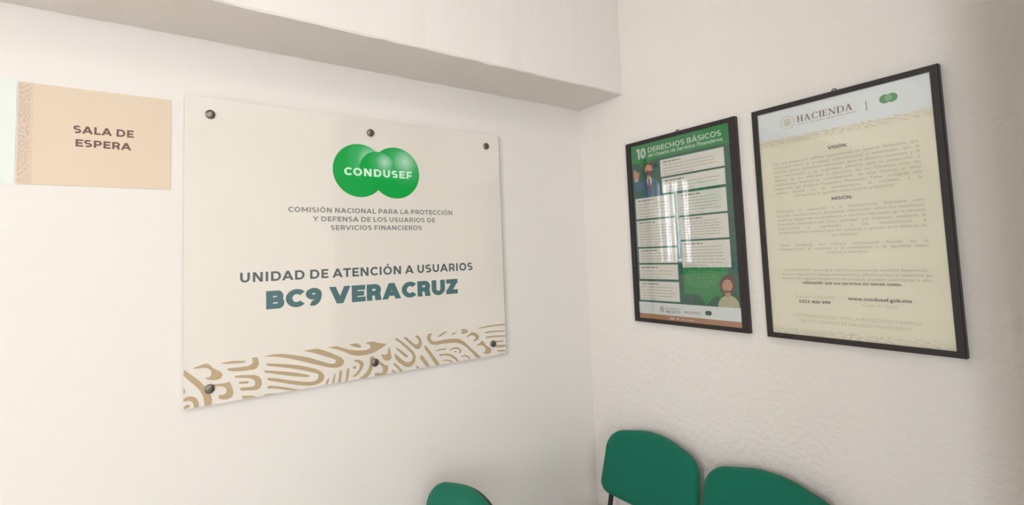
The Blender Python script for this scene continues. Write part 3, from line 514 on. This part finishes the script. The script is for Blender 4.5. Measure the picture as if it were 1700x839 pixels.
G2 = framed('framed_poster', 'black framed ivory notice of faded text under a white heading strip', -.8239, -1.302, 1.2278, 1.9751, .0178, .0160, -1.064)
V0, V1 = .838, 1.288
ps = layer(G2, G2, 'print', [R4(V0, V1, 1.24, 1.964)], 'ivory', 0)
root2 = G2
def sub2(name, polys, m, n): return layer(ps, G2, name, polys, m, n)
sub2('heading_strip', [R4(V0, V1, 1.866, 1.964)], 'white', 1)
sub2('lettering', serif_caps('HACIENDA', .9615, 1.1105, 1.9072, .0195), 'wine', 2)
sub2('small_text', wordbars(.962, 1.118, 1.8985, .0022), 'fade', 2)
sub2('divider', [R4(1.1414, 1.1432, 1.8950, 1.9235)], 'ink', 2)
em = mat('beige_emblem_print', srgb(222, 214, 203), .6)
sub2('emblem', arc(.9325, 1.9135, .0215, .0222, .003, .003, 0, 360, 40) + [ell(.9325, 1.9135, .012, .013, 24), [(.921, 1.917), (.932, 1.928), (.945, 1.921), (.940, 1.909), (.926, 1.905)]], em, 2)
lo = sub2('logo', [ell(1.1855, 1.9165, .0125, .0125, 40), ell(1.2015, 1.9165, .0125, .0125, 40)], mat('mid_green_print', srgb(92, 164, 108), .6), 2)
sub2('logo_centre', [ell(1.1935, 1.9175, .0085, .0085, 32)], mat('light_green_print', srgb(140, 196, 148), .6), 3)
def border(z0, k):
    out = []
    for poly in PAT:
        q = [(V0 + (u - SX0) * (V1 - V0) / (SX1 - SX0), z0 + (v - 1.1244) * k) for u, v in poly]
        out.append(q)
    return out
bp = mat('beige_pattern_print', srgb(228, 218, 198), .6)
sub2('swirl_pattern', border(1.846, .17), bp, 2); sub2('swirl_pattern', border(1.243, .17), bp, 2)
A, B = .8805, 1.2490
def para(lines, z, step, c=.0082, m='fade'):
    P = []
    for k, (s, a, b) in enumerate(lines): P += textpolys(s, a or A, b or B, z - k * step, c, 0, not a)
    sub2('small_text', P, m, 2)
sub2('lettering', caps('VISIÓN:', 1.0388, 1.0885, 1.8048, .0095, .20), 'ink', 2)
para([('Ser una institución pública especializada en materia financiera, que', 0, 0), ('promueve entre la sociedad conocimientos y habilidades, que le', 0, 0),
      ('permita tomar decisiones adecuadas para el ahorro constante y el', 0, 0), ('uso responsable; y un organismo efectivo para la protección y', 0, 0),
      ('defensa de los intereses y derechos de los Usuarios ante las', 0, 0), ('instituciones financieras, contribuyendo, de esta manera, al sano', 0, 0),
      ('desarrollo del Sistema Financiero Mexicano. Tener arraigada una', 0, 0), ('cultura basada en la transparencia, el combate a la', 0, 0),
      ('corrupción y la igualdad entre mujeres y hombres.', .935, 1.190)], 1.7835, .01365)
sub2('lettering', caps('MISIÓN:', 1.0380, 1.0900, 1.6520, .0095, .20), 'ink', 2)
para([('Promover la educación y la transparencia financiera para', 0, 0), ('que los usuarios tomen decisiones informadas sobre los beneficios,', 0, 0),
      ('costos y riesgos de los productos y servicios ofertados en el sistema', 0, 0), ('financiero mexicano; así como proteger sus intereses mediante la', 0, 0),
      ('supervisión y regulación a las instituciones y', 0, 0), ('proporcionarles servicios que los asesoren y apoyen en la defensa de', 0, 0), ('sus derechos.', 1.030, 1.096)], 1.6280, .0136)
para([('Tener arraigada una cultura institucional basada en la', 0, 0), ('transparencia, el combate a la corrupción y la igualdad entre', 0, 0), ('mujeres y hombres.', 1.014, 1.118)], 1.5200, .0125)
para([('La CONDUSEF recuerda a todos los usuarios de servicios financieros,', .888, 1.243), ('que si requieren alguna orientación, información o asesoría en', .882, 1.250),
      ('contra de alguna institución financiera, pueden acercarse a ella,', .882, 1.250)], 1.4420, .0130)
sub2('lettering', textpolys('reiterando que sus servicios no tienen costo.', .9405, 1.1860, 1.4030, .0088, .016), 'ink', 2)
para([('Teléfono CONDUSEF', .914, 1.0255)], 1.3595, .01, .0085, 'fade2')
sub2('lettering', textpolys('5553 400 999', .9265, 1.0125, 1.3440, .0090, .016), 'ink', 2)
sub2('lettering', textpolys('www.condusef.gob.mx', 1.0583, 1.2043, 1.3590, .0098, .016), 'ink', 2)
para([('Chat en línea', 1.092, 1.172)], 1.3430, .01, .0085, 'fade2')
para([('COMISIÓN NACIONAL PARA LA PROTECCIÓN Y DEFENSA', .905, 1.2232), ('DE LOS USUARIOS DE SERVICIOS FINANCIEROS', .928, 1.1970)], 1.3005, .0162, .0095, 'fade2')

# ------------------------------------------------------------------ chairs
BH, BZ, LEAN, CURV = .268, .541, .22, .022
def back_outline(n=14):
    """outline of the backrest (y, z), tapering a little upward with a crowned top"""
    z0, z1, wb, wt, rb, rt = 0, BH, .219, .211, .045, .080
    pts = []
    def corner(cx, cz, r, a0, a1, sq=1.0):
        for k in range(n + 1):
            a = R(a0 + (a1 - a0) * k / n); pts.append((cx + r * math.cos(a), cz + r * math.sin(a)))
    corner(wb - rb, z0 + rb, rb, -90, -4)
    corner(wt - rt, z1 - rt - .022, rt, -4, 78)
    for k in range(1, 12):
        y = (wt - rt) * (1 - 2 * k / 12) * .92; pts.append((y, z1 - .022 * (y / (wt - rt)) ** 2))
    corner(-wt + rt, z1 - rt - .022, rt, 102, 184)
    corner(-wb + rb, z0 + rb, rb, 184, 270)
    return pts
OUT = back_outline()
def back_layers(layers, centre):
    bm = bmesh.new(); rings = []; cz = BH / 2
    def put(y, z, d):
        return bm.verts.new((-(BH - z) * LEAN - CURV * (y / .22) ** 2 - d, y, BZ + z))
    for s, d in layers:
        rings.append([put(y * s, cz + (z - cz) * s, d) for y, z in OUT])
    n = len(OUT)
    for a, b in zip(rings, rings[1:]):
        for k in range(n): bm.faces.new((a[k], a[(k + 1) % n], b[(k + 1) % n], b[k]))
    for ring, d in ((rings[-1], centre[1]), (rings[0], centre[0])):
        c = put(0, cz, d)
        for k in range(n): bm.faces.new((ring[k], ring[(k + 1) % n], c))
    bmesh.ops.recalc_face_normals(bm, faces=bm.faces)
    return bm
def make_chair(label):
    """visitor chair facing -x; origin on the floor under the top edge of its back"""
    t = thing('visitor_chair', label, 'chair', (0, 0, 0), 'green upholstered chairs of the waiting room')
    ca = obj('backrest', back_layers([(.5, .012), (.95, .012), (.985, .015), (1.0, .024), (.997, .034), (.975, .043), (.93, .049), (.80, .052), (.5, .053)], (.012, .053)), M['fabric'], t, smooth=True)
    obj('back_shell', back_layers([(.5, -.008), (.85, -.006), (.925, -.001), (.95, .005), (.955, .013), (.9, .013), (.5, .013)], (-.008, .013)), M['plastic'], t, smooth=True)
    bm = bmesh.new(); n = 48; rings = []
    def sq(a, hx, hy, e=5): 
        c, s = math.cos(a), math.sin(a); return (hx * abs(c) ** (2 / e) * (1 if c > 0 else -1), hy * abs(s) ** (2 / e) * (1 if s > 0 else -1))
    for s, z in ((.5, .405), (.96, .405), (1, .42), (1, .435), (.96, .453), (.85, .460), (.5, .463)):
        rings.append([bm.verts.new((-.315 + sq(2 * math.pi * k / n, .22, .22)[0] * s, sq(2 * math.pi * k / n, .22, .22)[1] * s, z)) for k in range(n)])
    for a, b in zip(rings, rings[1:]):
        for k in range(n): bm.faces.new((a[k], a[(k + 1) % n], b[(k + 1) % n], b[k]))
    bm.faces.new(rings[0][::-1]); bm.faces.new(rings[-1]); bmesh.ops.recalc_face_normals(bm, faces=bm.faces)
    st = obj('seat', bm, M['fabric'], t, smooth=True)
    obj('seat_pan', boxes((-.515, -.115, -.2, .2, .388, .405), bev=.005), M['plastic'], st)
    for s in (-1, 1):
        y = .19 * s
        for nm, pts in (('front_leg', [(-.50, y, 0), (-.47, y, .382), (-.30, y, .382)]), ('rear_leg', [(-.07, y, 0), (-.13, y, .382), (-.30, y, .382)])):
            l = obj('leg', tube(bmesh.new(), fillet(pts, .05), .0115, 12), M['tubem'], t, smooth=True)
            obj('foot_cap', tube(bmesh.new(), [(pts[0][0], y, 0), (pts[0][0] + .0015, y, .022)], .0145, 12), M['plastic'], l, smooth=True)
        bx = lambda z: -(BH - (z - BZ)) * LEAN - CURV * (.19 / .22) ** 2 - .004
        obj('back_post', tube(bmesh.new(), fillet([(-.28, y, .384), (bx(.384) - .01, y, .384), (bx(.50), y, .50), (bx(.66), y, .66)], .03), .0095, 12), M['tubem'], t, smooth=True)
    for x in (-.47, -.13): obj('crossbar', tube(bmesh.new(), [(x, -.19, .378), (x, .19, .378)], .0095, 12), M['tubem'], t, smooth=True)
    return t
def copy_tree(o, parent=None):
    c = o.copy(); COL.objects.link(c)
    if parent: c.parent = parent
    for ch in list(o.children): copy_tree(ch, c)
    return c
spots = [((-.040, -.389, 0), 'green chair in the corner of the room, below the green poster'),
         ((-.040, -.832, 0), 'green chair below the ivory notice, beside the corner chair'),
         ((-.843, -.338, 0), 'green chair by itself under the large white sign')]
ch0 = None
for (x, y, rz), lab in spots:
    if ch0 is None: ch0 = c = make_chair(lab)
    else: c = copy_tree(ch0); c['label'] = lab
    c.location = (x, y, 0); c.rotation_euler.z = R(rz)
